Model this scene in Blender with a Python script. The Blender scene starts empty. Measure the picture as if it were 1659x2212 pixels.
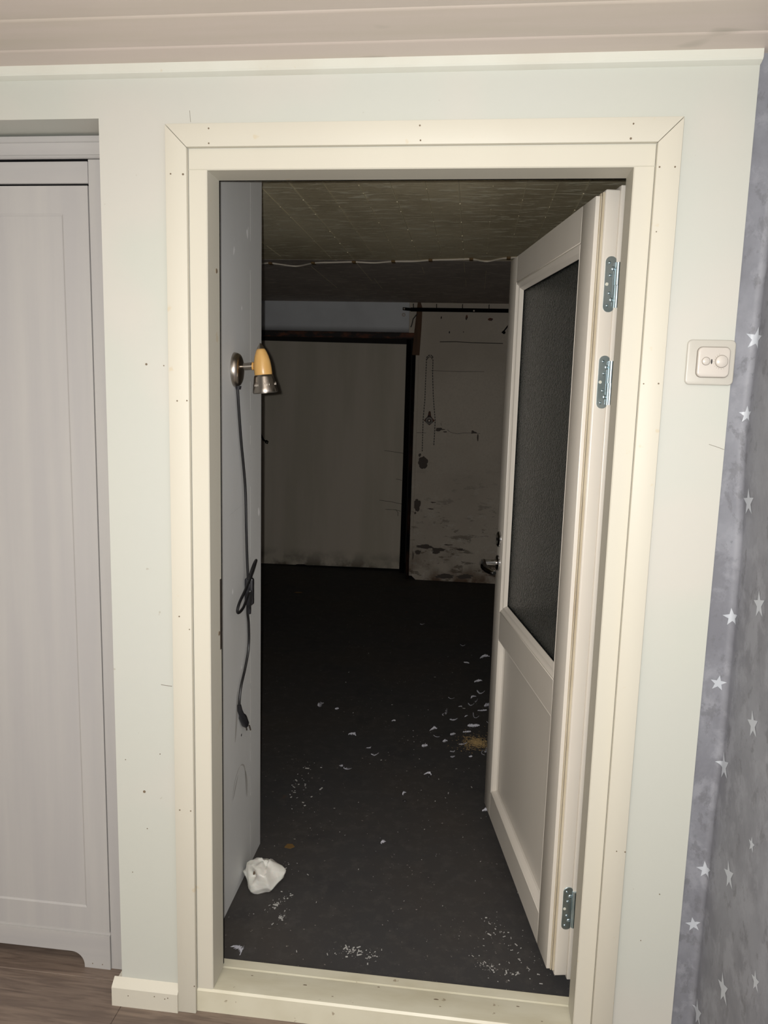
import bpy, bmesh, math, random
from mathutils import Vector, Matrix
random.seed(7)
S = bpy.context.scene
COL = S.collection
# ------------------------------------------------------------------ camera
W, H, FPX = 1659, 2212, 1634.5
CAM = Vector((0.1309, -1.5017, 1.4047))
YAW, PITCH, ROLL = math.radians(6.4545), math.radians(8.487), math.radians(1.531)
f_ = Vector((-math.sin(YAW) * math.cos(PITCH), math.cos(YAW) * math.cos(PITCH), -math.sin(PITCH)))
r_ = Vector((math.cos(YAW), math.sin(YAW), 0)); u_ = r_.cross(f_)
r2 = r_ * math.cos(ROLL) + u_ * math.sin(ROLL); u2 = -r_ * math.sin(ROLL) + u_ * math.cos(ROLL)
cd = bpy.data.cameras.new('camera'); cam = bpy.data.objects.new('camera', cd); COL.objects.link(cam)
M = Matrix((r2, u2, -f_)).transposed().to_4x4(); M.translation = CAM
cam.matrix_world = M
cd.sensor_fit = 'VERTICAL'; cd.sensor_height = 36.0; cd.lens = FPX / H * 36.0; cd.clip_start = 0.02
S.camera = cam
# ------------------------------------------------------------------ world, lights, exposure
S.view_settings.view_transform = 'Standard'
try: S.view_settings.look = 'None'
except Exception: pass
S.view_settings.exposure = 0.0; S.view_settings.gamma = 1.0
S.view_settings.use_curve_mapping = False
wd = bpy.data.worlds.new('world'); S.world = wd; wd.use_nodes = True
wd.node_tree.nodes['Background'].inputs[0].default_value = (1, 1, 1, 1)
wd.node_tree.nodes['Background'].inputs[1].default_value = 0.02
def lamp(name, kind, loc, energy, color, **k):
    l = bpy.data.lights.new(name, kind); l.energy = energy; l.color = color
    for a, b in k.items(): setattr(l, a, b)
    o = bpy.data.objects.new(name, l); o.location = loc; COL.objects.link(o); return o
# the phone's flash: a few centimetres beside the lens
lamp('phone_flash', 'POINT', CAM - r2 * 0.016 + u2 * 0.010, 93, (1.0, 0.985, 0.955), shadow_soft_size=0.004)
# unseen fill light added behind the camera for the front room's ambient level
lamp('room_fill_light', 'AREA', (-0.6, -2.3, 1.98), 22, (1.0, 0.97, 0.95), shape='SQUARE', size=0.9)

# ------------------------------------------------------------------ materials
def rgb(r, g, b):
    f = lambda c: (c / 255 / 12.92) if c / 255 <= 0.04045 else ((c / 255 + 0.055) / 1.055) ** 2.4
    return (f(r), f(g), f(b), 1)
class Mat:
    def __init__(s, name, col, rough=0.5, metal=0.0, spec=0.5):
        s.m = bpy.data.materials.new(name); s.m.use_nodes = True
        s.nt = s.m.node_tree; s.b = s.nt.nodes['Principled BSDF']
        s.b.inputs['Base Color'].default_value = col; s.b.inputs['Roughness'].default_value = rough
        s.b.inputs['Metallic'].default_value = metal; s.b.inputs['Specular IOR Level'].default_value = spec
        s.col = None; s.base = col; s.h = None
        s.tc = s.nt.nodes.new('ShaderNodeTexCoord').outputs['Object']
    def noise(s, scale, stretch=(1, 1, 1), detail=4, rough=0.55, dist=0.0, kind='noise'):
        mp = s.nt.nodes.new('ShaderNodeMapping'); mp.inputs['Scale'].default_value = stretch
        s.nt.links.new(s.tc, mp.inputs[0])
        n = s.nt.nodes.new('ShaderNodeTexNoise'); n.inputs['Scale'].default_value = scale
        n.inputs['Detail'].default_value = detail; n.inputs['Roughness'].default_value = rough; n.inputs['Distortion'].default_value = dist
        s.nt.links.new(mp.outputs[0], n.inputs['Vector']); return n.outputs['Fac']
    def ramp(s, fac, lo, hi, a=(0, 0, 0, 1), b=(1, 1, 1, 1)):
        r = s.nt.nodes.new('ShaderNodeValToRGB'); e = r.color_ramp.elements
        e[0].position = lo; e[1].position = hi; e[0].color = a; e[1].color = b
        s.nt.links.new(fac, r.inputs[0]); return r.outputs[0]
    def mix(s, fac, col, amt=1.0):
        mx = s.nt.nodes.new('ShaderNodeMix'); mx.data_type = 'RGBA'
        if amt != 1.0:
            mu = s.nt.nodes.new('ShaderNodeMath'); mu.operation = 'MULTIPLY'; mu.inputs[1].default_value = amt
            s.nt.links.new(fac, mu.inputs[0]); fac = mu.outputs[0]
        s.nt.links.new(fac, mx.inputs[0])
        if s.col is None: mx.inputs[6].default_value = s.base
        else: s.nt.links.new(s.col, mx.inputs[6])
        mx.inputs[7].default_value = col
        s.col = mx.outputs[2]; s.nt.links.new(s.col, s.b.inputs['Base Color']); return s
    def bump(s, fac, strength=0.2, dist=0.002):
        b = s.nt.nodes.new('ShaderNodeBump'); b.inputs['Strength'].default_value = strength; b.inputs['Distance'].default_value = dist
        s.nt.links.new(fac, b.inputs['Height'])
        if s.h: s.nt.links.new(s.h, b.inputs['Normal'])
        s.h = b.outputs[0]; s.nt.links.new(s.h, s.b.inputs['Normal']); return s
    def mul(s, a, b):
        m = s.nt.nodes.new('ShaderNodeMath'); m.operation = 'MULTIPLY'
        s.nt.links.new(a, m.inputs[0]); s.nt.links.new(b, m.inputs[1]); return m.outputs[0]
    def zramp(s, axis, lo, hi):
        x = s.nt.nodes.new('ShaderNodeSeparateXYZ'); s.nt.links.new(s.tc, x.inputs[0])
        m = s.nt.nodes.new('ShaderNodeMapRange'); m.inputs[1].default_value = lo; m.inputs[2].default_value = hi
        s.nt.links.new(x.outputs[axis], m.inputs[0]); return m.outputs[0]

def M_(*a, **k): return Mat(*a, **k)
m = M_('wall_paint', rgb(188, 190, 181), 0.55)
m.mix(m.ramp(m.noise(1.6, detail=3), .4, .65), rgb(187, 189, 182), .8).mix(m.ramp(m.noise(2.3, detail=2), .5, .62), rgb(195, 191, 183), .6)
m.mix(m.ramp(m.noise(38, detail=2), .735, .76), rgb(150, 140, 125), .5)
m.bump(m.noise(220), .12, .0006).bump(m.noise(9), .1, .003); wall_paint = m.m
def cream(name, c=rgb(199, 195, 181), st=(30, 1, 1)):
    m = M_(name, c, 0.5, spec=.35)
    m.mix(m.ramp(m.noise(3, (1, 1, .3)), .45, .7), rgb(194, 189, 175), .6)
    m.mix(m.ramp(m.noise(24, detail=3), .70, .74), rgb(190, 170, 130), .35)
    m.bump(m.noise(60, st), .06, .0006); return m.m
cream_v = cream('cream_paint_upright', st=(12, 12, .6)); cream_h = cream('cream_paint_level', st=(.6, 12, 12)); crown_m = cream('white_paint_level', rgb(206, 207, 197), st=(.6, 12, 12))
m = M_('sill_paint', rgb(205, 201, 181), 0.42)
m.mix(m.ramp(m.noise(5, (1, 3, 1)), .42, .7), rgb(185, 178, 153), .7)
m.mix(m.ramp(m.noise(45, (1, 1, 1), detail=3), .70, .73), rgb(120, 100, 75), .6)
m.bump(m.noise(40), .1, .0008); sill_m = m.m
m = M_('sill_groove_dirt', rgb(150, 146, 118), .8); groove_m = m.m
m = M_('door_leaf_paint', rgb(212, 206, 196), 0.33)
m.mix(m.ramp(m.noise(2.2, (1, 1, .5)), .45, .7), rgb(203, 196, 185), .7)
m.bump(m.noise(30, (8, 8, .5)), .05, .0006); leaf_m = m.m
m = M_('door_seal_recess_shade', rgb(190, 180, 158), .7); m.mix(m.ramp(m.noise(12, (1, 1, .3)), .4, .7), rgb(140, 122, 96), .7); seal_m = m.m  # seal strip; its brown tone paints in the shading of the rebate step
m = M_('door_bead_bare_edge', rgb(204, 204, 191), .4); bead_m = m.m
# wardrobe: painted, pale lilac grey with wood grain
m = M_('wardrobe_paint', rgb(167, 165, 164), 0.42)
m.mix(m.ramp(m.noise(4, (6, 6, .35), detail=5), .4, .68), rgb(174, 172, 169), .9)
m.bump(m.noise(14, (10, 10, .4)), .08, .0008); ward_m = m.m
m = M_('wardrobe_paint_level', rgb(167, 165, 164), 0.42)
m.mix(m.ramp(m.noise(4, (.35, 6, 6), detail=5), .4, .68), rgb(174, 172, 169), .9); ward_h = m.m
# whitewashed ceiling boards
m = M_('whitewashed_board', rgb(199, 187, 178), 0.42)
m.mix(m.ramp(m.noise(3, (.5, 5, 5), detail=5), .4, .65), rgb(190, 180, 167), .8)
m.mix(m.ramp(m.noise(9, (.5, 1.1, 1), detail=1), .715, .75), rgb(150, 145, 132), .7)
m.bump(m.noise(20, (.6, 20, 20)), .05, .0006); board_m = m.m
# laminate floor
m = M_('laminate_oak', rgb(122, 107, 95), 0.4)
m.mix(m.ramp(m.noise(6, (.8, 9, 1), detail=7, dist=1.2), .38, .62), rgb(94, 81, 73), .85)
m.mix(m.ramp(m.noise(26, (.5, 9, 1), detail=5), .55, .7), rgb(78, 66, 58), .6)
m.bump(m.noise(26, (.5, 9, 1), detail=5), .12, .001); lam_m = m.m
# mottled grey wallpaper
m = M_('grey_wallpaper', rgb(130, 132, 139), 0.62)
m.mix(m.ramp(m.noise(7, (1, 1, .8), detail=8, rough=.65, dist=.2), .40, .6), rgb(109, 110, 117), .8)
m.mix(m.ramp(m.noise(15, (1, 1, .8), detail=8, rough=.65, dist=.2), .50, .6), rgb(141, 143, 150), .7)
m.mix(m.ramp(m.noise(26, (1, 1, .7), detail=8, rough=.7, dist=.2), .56, .62), rgb(101, 102, 107), .6)
m.bump(m.noise(90), .1, .0006); paper_m = m.m
star_m = M_('star_print', rgb(181, 186, 193), .45).m
back_m = M_('plain_white_plaster', rgb(225, 222, 214), .8).m
m = M_('niche_plaster', rgb(196, 190, 186), .8); m.mix(m.ramp(m.noise(5), .4, .7), rgb(176, 171, 166), .7)
m.bump(m.noise(20), .2, .003); niche_m = m.m
# cellar
m = M_('cellar_pale_paint', rgb(214, 215, 214), .6)
m.mix(m.ramp(m.noise(3, (1, 1, .5)), .4, .65), rgb(205, 205, 202), .8)
m.mix(m.ramp(m.noise(14, (1, 1, .7), detail=2), .74, .76), rgb(255, 255, 255), .8)
m.bump(m.noise(50), .1, .001); pale_m = m.m
m = M_('cellar_floor_black', rgb(62, 61, 61), .75, spec=.25)
m.mix(m.ramp(m.noise(1.6, detail=5), .42, .68), rgb(70, 64, 58), .7)
m.mix(m.ramp(m.noise(5, detail=6), .55, .75), rgb(50, 50, 52), .7)
spots = m.mul(m.ramp(m.noise(75, detail=3), .67, .70), m.ramp(m.noise(3.1, detail=2), .44, .58))
m.mix(spots, rgb(150, 144, 136), .8)
m.mix(m.ramp(m.noise(22, detail=7, rough=.7), .5, .7), rgb(80, 77, 74), .6)
m.mix(m.ramp(m.noise(9, detail=3), .71, .76), rgb(96, 64, 44), .4)
m.bump(m.noise(120, detail=3), .25, .001).bump(m.noise(14), .2, .003); dark_floor_m = m.m
def board_concrete(name, base, c2, c3):
    m = M_(name, base, .8, spec=.2)
    m.mix(m.ramp(m.noise(1.8, (1, .6, 1), detail=5), .38, .68), c2, .85)
    m.mix(m.ramp(m.noise(9, (1.0, 4.5, 1), detail=7, dist=.8), .55, .62), c3, .9)
    m.mix(m.ramp(m.noise(30, (.8, 4, 1), detail=4, dist=.6), .62, .66), c3, .6)
    m.mix(m.ramp(m.noise(45, (.7, 2.5, 1), detail=6, rough=.75), .56, .66), c2, .7)
    m.bump(m.noise(9, (1.0, 4.5, 1), detail=7, dist=.8), .35, .006).bump(m.noise(30, (.8, 4, 1), detail=4), .3, .003); return m.m
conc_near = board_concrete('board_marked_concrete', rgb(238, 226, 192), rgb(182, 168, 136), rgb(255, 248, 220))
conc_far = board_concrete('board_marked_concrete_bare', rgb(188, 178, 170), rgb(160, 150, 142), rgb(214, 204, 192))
ridge_m = M_('concrete_fin', rgb(226, 216, 184), .8).m
def plaster(name, base, c2):
    m = M_(name, base, .85, spec=.2)
    m.mix(m.ramp(m.noise(1.5, detail=4), .4, .65), c2, .8)
    m.mix(m.ramp(m.noise(60, (1, 1, 1), detail=6, rough=.8), .45, .7), c2, .6)
    dirt = m.mul(m.ramp(m.noise(6, (1, 1, 3), detail=8, rough=.7, dist=.3), .56, .60), m.zramp(2, 1.0, .2))
    m.mix(dirt, rgb(100, 92, 84), .75)
    m.mix(m.mul(m.ramp(m.noise(9, (1, 1, 1.6), detail=8, rough=.7), .57, .6), m.zramp(2, 1.1, .3)), rgb(200, 194, 184), .7)
    m.mix(m.mul(m.ramp(m.noise(5, detail=6), .42, .6), m.zramp(2, .3, .0)), rgb(96, 72, 54), .9)
    m.bump(m.noise(7, (1, 1, 2.5), detail=6, dist=.5), .3, .006).bump(m.noise(40), .2, .002); return m.m
plast_m = plaster('old_cellar_plaster', rgb(200, 190, 176), rgb(180, 170, 156))
m = M_('lintel_paint', rgb(206, 208, 210), .7); m.mix(m.ramp(m.noise(3), .4, .7), rgb(190, 191, 193), .8).mix(m.zramp(2, 1.945, 1.905), rgb(96, 92, 92), .8)
m.bump(m.noise(12), .2, .004); lintel_m = m.m
m = M_('slab_door_paint', rgb(200, 190, 174), .7)
m.mix(m.ramp(m.noise(1.6, (3, 1, .35), detail=4), .42, .62), rgb(186, 178, 160), .8)
m.mix(m.mul(m.ramp(m.noise(8, detail=6), .4, .6), m.zramp(2, .16, .0)), rgb(84, 76, 64), .9)
m.bump(m.noise(20, (1, 1, .4)), .1, .002); slab_m = m.m
m = M_('rusty_steel', rgb(40, 34, 32), .75); m.mix(m.ramp(m.noise(9, (1, 1, 2.5), detail=6), .47, .62), rgb(112, 62, 38), .85); m.bump(m.noise(40), .3, .002); rust_m = m.m
m = M_('dark_steel_edge', rgb(16, 15, 16), .85, spec=.1); m.mix(m.ramp(m.noise(5, (1, 1, .7), detail=7), .52, .66), rgb(58, 38, 28), .8); dsteel_m = m.m
scar_m = M_('bare_render', rgb(86, 78, 72), .9).m
m = M_('brown_batten', rgb(92, 66, 46), .8); m.mix(m.ramp(m.noise(5, (6, 6, .5)), .45, .7), rgb(70, 50, 36), .8); batten_m = m.m
black_m = M_('black_steel', rgb(10, 10, 12), .9, spec=.08).m
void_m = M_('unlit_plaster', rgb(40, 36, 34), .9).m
cord_m = M_('black_flex', rgb(20, 20, 22), .4).m
plas_m = M_('black_plastic', rgb(34, 34, 38), .35).m
m = M_('brushed_nickel', rgb(176, 168, 158), .3, 1.0); m.bump(m.noise(60, (1, 1, 12)), .1, .0004); nickel_m = m.m
m = M_('lacquered_birch', rgb(220, 176, 108), .32); m.mix(m.ramp(m.noise(10, (10, 10, .8), detail=4), .4, .7), rgb(206, 154, 80), .6); birch_m = m.m
m = M_('zinc_plated_steel', rgb(200, 214, 220), .33, 1.0); m.mix(m.ramp(m.noise(18, (1, 1, .6)), .4, .6), rgb(160, 180, 188), .8); zinc_m = m.m
chrome_m = M_('chrome', rgb(200, 200, 200), .1, 1.0).m
dull_metal = M_('dull_steel', rgb(120, 112, 104), .45, .9).m
m = M_('white_plastic', rgb(185, 182, 173), .35); m.mix(m.ramp(m.noise(20), .55, .75), rgb(178, 174, 162), .5); switch_m = m.m
m = M_('white_plastic_cover', rgb(196, 190, 182), .25); cover_m = m.m
m = M_('gap_grey', rgb(128, 122, 112), .7); gapgrey_m = m.m
nail_m = M_('nail_dot', rgb(112, 98, 80), .7).m
dark_dot = M_('dark_speck', rgb(30, 28, 30), .6).m
m = M_('white_bag_plastic', rgb(232, 230, 222), .34); m.b.inputs['Subsurface Weight'].default_value = .1
m.mix(m.ramp(m.noise(9), .45, .7), rgb(208, 204, 192), .6); m.bump(m.noise(26, detail=3, dist=1.5), .5, .004); bag_m = m.m
bag_dirt = M_('bag_smudge', rgb(96, 78, 60), .8).m
m = M_('feather_white', rgb(200, 200, 208), .8); m.bump(m.noise(200, (1, 8, 1)), .3, .001); feather_m = m.m
straw_m = M_('straw', rgb(168, 142, 96), .85).m
crumb_m = M_('plaster_crumb', rgb(176, 175, 171), .85).m
wire_m = M_('white_cable', rgb(226, 216, 200), .5).m
clip_m = M_('rusty_clip', rgb(110, 84, 44), .7).m
# obscure glass
m = M_('obscure_glass', (0.10, 0.135, 0.13, 1), .16)
m.b.inputs['Transmission Weight'].default_value = .93; m.b.inputs['IOR'].default_value = 1.48
m.b.inputs['Specular IOR Level'].default_value = .5
m.bump(m.noise(170, detail=2), 1.0, .012).bump(m.noise(420, detail=1), .7, .004); glass_m = m.m

# ------------------------------------------------------------------ mesh helpers
class B:
    def __init__(s): s.bm = bmesh.new()
    def box(s, x0, x1, y0, y1, z0, z1, mt=None):
        vs = [s.bm.verts.new(c) for c in ((x0,y0,z0),(x1,y0,z0),(x1,y1,z0),(x0,y1,z0),(x0,y0,z1),(x1,y0,z1),(x1,y1,z1),(x0,y1,z1))]
        for f in ((0,3,2,1),(4,5,6,7),(0,1,5,4),(1,2,6,5),(2,3,7,6),(3,0,4,7)):
            s.bm.faces.new([vs[i] for i in f])
        if mt: bmesh.ops.transform(s.bm, matrix=mt, verts=vs)
        return s
    def prism(s, pts, fn, a, b):
        """closed outline pts (2-D) placed by fn(u,v,t) at t=a and t=b"""
        A = [s.bm.verts.new(fn(u, v, a)) for u, v in pts]; Bv = [s.bm.verts.new(fn(u, v, b)) for u, v in pts]
        n = len(pts)
        s.bm.faces.new(A); s.bm.faces.new(Bv[::-1])
        for i in range(n): s.bm.faces.new([A[i], Bv[i], Bv[(i+1) % n], A[(i+1) % n]])
        return s
    def tube(s, pts, r, seg=8, cap=True, radii=None):
        pts = [Vector(p) for p in pts]; rings = []
        prev = None
        for i, p in enumerate(pts):
            t = (pts[min(i+1, len(pts)-1)] - pts[max(i-1, 0)]).normalized()
            if prev is None:
                ax = Vector((0, 0, 1)) if abs(t.z) < .9 else Vector((1, 0, 0)); n = t.cross(ax).normalized()
            else: n = (prev - t * prev.dot(t)).normalized()
            prev = n; b = t.cross(n); rr = radii[i] if radii else r
            rings.append([s.bm.verts.new(p + (n * math.cos(2*math.pi*k/seg) + b * math.sin(2*math.pi*k/seg)) * rr) for k in range(seg)])
        for a, b in zip(rings, rings[1:]):
            for k in range(seg): s.bm.faces.new([a[k], a[(k+1) % seg], b[(k+1) % seg], b[k]])
        if cap: s.bm.faces.new(rings[0][::-1]); s.bm.faces.new(rings[-1])
        return s
    def lathe(s, prof, mt, seg=32, sx=1, sy=1):
        """prof: (radius, height) along local z, placed with matrix mt"""
        rings = []
        for r, z in prof:
            if r < 1e-6: rings.append([s.bm.verts.new(mt @ Vector((0, 0, z)))])
            else: rings.append([s.bm.verts.new(mt @ Vector((r*sx*math.cos(2*math.pi*k/seg), r*sy*math.sin(2*math.pi*k/seg), z))) for k in range(seg)])
        for a, b in zip(rings, rings[1:]):
            for k in range(seg):
                k2 = (k+1) % seg
                if len(a) == 1 and len(b) == 1: continue
                if len(a) == 1: s.bm.faces.new([a[0], b[k2], b[k]])
                elif len(b) == 1: s.bm.faces.new([a[k], a[k2], b[0]])
                else: s.bm.faces.new([a[k], a[k2], b[k2], b[k]])
        return s
    def bevel(s, w, seg=2, ang=30):
        bmesh.ops.recalc_face_normals(s.bm, faces=s.bm.faces)
        es = [e for e in s.bm.edges if len(e.link_faces) == 2 and e.calc_face_angle(0) > math.radians(ang)]
        bmesh.ops.bevel(s.bm, geom=es, offset=w, segments=seg, affect='EDGES', profile=.5, clamp_overlap=True)
        return s
    def mesh(s, name, mat, smooth=None):
        bmesh.ops.recalc_face_normals(s.bm, faces=s.bm.faces)
        me = bpy.data.meshes.new(name); s.bm.to_mesh(me); s.bm.free()
        me.materials.append(mat)
        if smooth is not None:
            me.polygons.foreach_set('use_smooth', [True] * len(me.polygons))
            try: me.set_sharp_from_angle(angle=math.radians(smooth))
            except Exception: pass
        return me
def link(name, me, parent=None, mat4=None):
    o = bpy.data.objects.new(name, me); COL.objects.link(o)
    if parent is not None: o.parent = parent
    if mat4 is not None: o.matrix_local = mat4
    return o
def obj(name, b, mat, parent=None, smooth=40, label=None, mat4=None):
    o = link(name, b.mesh(name, mat, smooth), parent, mat4)
    if label: o['label'] = label
    return o
def empty(name, loc=(0, 0, 0)):
    o = bpy.data.objects.new(name, None); o.location = loc; o.empty_display_size = .05; COL.objects.link(o); return o
def tag(o, label, cat, group=None, kind=None):
    o['label'] = label; o['category'] = cat
    if group: o['group'] = group
    if kind: o['kind'] = kind
    return o
def rrect(cx, cy, w, h, r, n=6):
    out = []
    for sx, sy, a0 in ((1, 1, 0), (-1, 1, 90), (-1, -1, 180), (1, -1, 270)):
        for k in range(n + 1):
            a = math.radians(a0 + 90 * k / n)
            out.append((cx + sx * (w/2 - r) + r * math.cos(a), cy + sy * (h/2 - r) + r * math.sin(a)))
    return out
XZ = lambda u, v, t: (u, t, v)      # outline in the wall plane, depth along y
YZ = lambda u, v, t: (t, u, v)      # outline in a y-z section, length along x
XY = lambda u, v, t: (u, v, t)
def axis_mat(origin, zdir, xdir=None):
    z = Vector(zdir).normalized(); x = Vector(xdir) if xdir else (Vector((0, 0, 1)) if abs(z.z) < .9 else Vector((1, 0, 0)))
    y = z.cross(x).normalized(); x = y.cross(z)
    m = Matrix((x, y, z)).transposed().to_4x4(); m.translation = Vector(origin); return m

# ------------------------------------------------------------------ the setting: front room
CZ = 2.026       # front ceiling
XL, YB = -2.3, -3.4
NZ = 1.933       # niche soffit
WT = 0.13        # wall thickness
o = obj('wall_front', B().prism([(-.622, 0), (-.622, NZ), (XL, NZ), (XL, CZ+.05), (.607, CZ+.05), (.607, 0), (.44, 0), (.44, 1.875), (-.44, 1.875), (-.44, 0)], XZ, 0, WT), wall_paint, smooth=None)
tag(o, 'off-white painted wall around the doorway, grey scuffs and small dents', 'wall', kind='structure')
nails = B().lathe([(0, .0006), (.0016, .0006), (.0016, 0)], axis_mat((0, 0, 0), (0, -1, 0)), 8).mesh('nail_hole', nail_m)
def dots(parent, pts, y, sc=1.0, me=None, name='nail_hole'):
    for q in pts:
        s = sc * (q[2] if len(q) > 2 else 1)
        link(name, me or nails, parent, Matrix.Translation((q[0], y, q[1])) @ Matrix.Diagonal((s, 1, s, 1)))
dots(o, [(-.534, 1.462, 1.5), (-.497, 1.460, .8), (-.558, .528, 2.0), (-.553, .44, .8), (-.6, .60, .7), (-.59, .33, .7), (.56, .4, .8), (.53, .29, .7), (-.52, .62, .8)], -.0001)
sc_ = B(); sc_.tube([(.578, -.0002, 1.336), (.595, -.0002, 1.331), (.6065, -.0002, 1.327)], .0004, 4)
sc_.tube([(-.115-.32, -.0002, 1.924), (-.437, -.0002, 1.945)], .0004, 4).tube([(-.515, -.0002, .780), (-.49, -.0002, .778)], .0007, 4)
obj('scratch', sc_, gapgrey_m, o)
# painted soffit and sides of the niche that holds the wardrobe
o = obj('wall_niche', B().box(XL, -.60, WT, .75, NZ, NZ+.06).box(-.622, -.605, WT, .75, 0, NZ).box(XL, -.60, .75, .80, 0, NZ+.06), niche_m, smooth=None)
o['kind'] = 'structure'; tag(o, 'grey shaded niche lining above the wardrobe', 'wall', kind='structure')
o = obj('wall_left', B().box(XL-.05, XL, YB, .80, 0, CZ+.05), back_m, smooth=None); tag(o, 'plain white side wall of the front room', 'wall', kind='structure')
o = obj('wall_back', B().box(XL-.05, .75, YB-.05, YB, 0, CZ+.05), back_m, smooth=None); tag(o, 'plain white wall behind the viewer', 'wall', kind='structure')

# wallpapered return wall with its wavy vertical corner
FOLD = [(-.1, .648), (.214, .648), (.313, .648), (.561, .650), (.735, .655), (.911, .654), (1.124, .652), (1.344, .641), (1.611, .645), (1.69, .648), (2.1, .652)]
def fold(z):
    for (a, x0), (b, x1) in zip(FOLD, FOLD[1:]):
        if z <= b:
            t = (z - a) / (b - a); t = t*t*(3-2*t); return x0 + (x1-x0)*t
    return FOLD[-1][1]
def wp(u, z, off=0.0):
    """unrolled wallpaper coordinate (u along the paper) -> world"""
    xc = fold(z); R = .012; a = u - xc; L = R * math.pi / 2
    y0 = .005
    if a < -L/2: return Vector((u, y0 - off, z))
    if a > L/2: return Vector((xc + .0 - off + 0.0, y0 - R - (a - L/2), z)) + Vector((-.0 + (R - L/2), 0, 0))
    th = (a + L/2) / L * math.pi / 2
    c = Vector((xc - L/2, y0 - R, z)); return c + Vector((math.sin(th) * (R), math.cos(th) * R, 0)) - Vector((math.sin(th), math.cos(th), 0)) * off * 1.0 - Vector((0, 0, 0))
us = [.600, .62, .632] + [.636 + .002*i for i in range(14)] + [.67, .7, .75, .8, .9, 1.0, 1.2, 1.5, 2, 3, 4.0]
bb = B(); zs = [i * (CZ+.02) / 60 for i in range(61)]
g = [[bb.bm.verts.new(wp(u, z)) for u in us] for z in zs]
for i in range(60):
    for j in range(len(us)-1): bb.bm.faces.new([g[i][j], g[i][j+1], g[i+1][j+1], g[i+1][j]])
bb.box(.672, .75, YB, WT, 0, CZ+.05)
bb.box(.603, .68, .012, WT, 0, CZ+.05)
wr = obj('wall_right', bb, paper_m, smooth=60)
tag(wr, 'grey mottled wallpaper with white stars on the side wall at the right', 'wall', kind='structure')
def star(u, z, R, rot, sq=1.0):
    b = B(); pts = []
    for k in range(10):
        rr = R if k % 2 == 0 else R * .40
        a = math.radians(rot + 36 * k) + math.pi / 2
        pts.append((u + rr * math.cos(a), z + rr * math.sin(a)))
    c = b.bm.verts.new((u, 0, z)); vs = [b.bm.verts.new((x, 0, y)) for x, y in pts]
    for k in range(10): b.bm.faces.new([c, vs[k], vs[(k+1) % 10]])
    bmesh.ops.subdivide_edges(b.bm, edges=b.bm.edges[:], cuts=5, use_grid_fill=True)
    for v in b.bm.verts: v.co = wp(v.co.x, v.co.z, .0006)
    obj('printed_star', b, star_m, wr, smooth=60)
for u, z, R, rot in [(.648, 1.533, .022, -8), (.644, 1.394, .0165, 4), (.652, 1.001, .0185, 10), (.638, .864, .0165, -6), (.648, .463, .019, 10), (.634, .336, .0165, 12),
                     (.681, 1.232, .027, 8), (.770, 1.058, .026, 14), (.794, .841, .026, 20), (.674, .701, .028, 22), (.763, .526, .027, 24), (.847, .641, .014, 10),
                     (.794, .313, .029, 24), (.926, .439, .018, 20), (.675, .155, .028, 24), (.80, 1.50, .02, 5), (.95, .9, .022, 0), (.99, 1.3, .024, 12), (1.15, .6, .02, 3), (1.2, 1.2, .024, 9)]:
    star(u, z, R, rot)

# front ceiling boards
ce = obj('ceiling', B().box(XL-.05, .75, YB-.05, .02, CZ+.012, CZ+.05), board_m, smooth=None)
tag(ce, 'whitewashed pine board ceiling of the front room', 'ceiling', kind='structure')
y1 = .012; ys = [-.079, -.190]
while ys[-1] > YB: ys.append(ys[-1] - .1115)
for y0 in ys:
    # tongue-and-groove board with a rounded front edge, which makes the groove to its neighbour
    prof = [(y1-.001, CZ), (y1-.001, CZ+.012), (y0-.006, CZ+.012), (y0-.006, CZ+.0095), (y0+.0005, CZ+.0095)]
    for k in range(5):
        a = math.radians(90 * k / 4); prof.append((y0 + .0005 + .011*(1-math.cos(a)), CZ + .0085 - .0085*math.sin(a)))
    obj('plank', B().prism(prof, YZ, XL, .68), board_m, ce, smooth=35)
    y1 = y0
obj('crown_molding', B().prism([(0, CZ), (-.015, CZ), (-.0155, CZ-.014), (-.013, CZ-.017), (-.006, CZ-.020), (0, CZ-.0215)], YZ, XL, .607), crown_m, smooth=25)
o = bpy.data.objects['crown_molding']; o.name = 'trim_1'; tag(o, 'white moulding where the wall meets the board ceiling', 'moulding', kind='structure')

# front floor
fl = obj('floor', B().box(XL-.05, .75, YB-.05, .75, -.05, -.008), gapgrey_m, smooth=None)
tag(fl, 'grey-brown wood-effect laminate floor', 'floor', kind='structure')
rows = [.0 + .055 - .19*i for i in range(-4, 19)]
for i, ytop in enumerate(rows):
    xs = [-.619 + (i % 3) * .43 - 1.28 * 2 + 1.28 * k for k in range(-1, 5)] if i != 4 else [-.619 - 1.28*2, -.619 - 1.28, -.619, .661]
    for xa, xb in zip(xs, xs[1:]):
        xa, xb = max(xa, XL), min(xb, .70)
        if xb - xa < .03 or (ytop > .06 and xa > -.62): continue
        if ytop > .06: xb = min(xb, -.625)
        if xb - xa < .03: continue
        obj('plank', B().box(xa+.0004, xb-.0004, max(ytop-.19+.0004, YB), min(ytop-.0004, .74), -.008, 0).bevel(.0012, 1), lam_m, fl, smooth=None)

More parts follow.
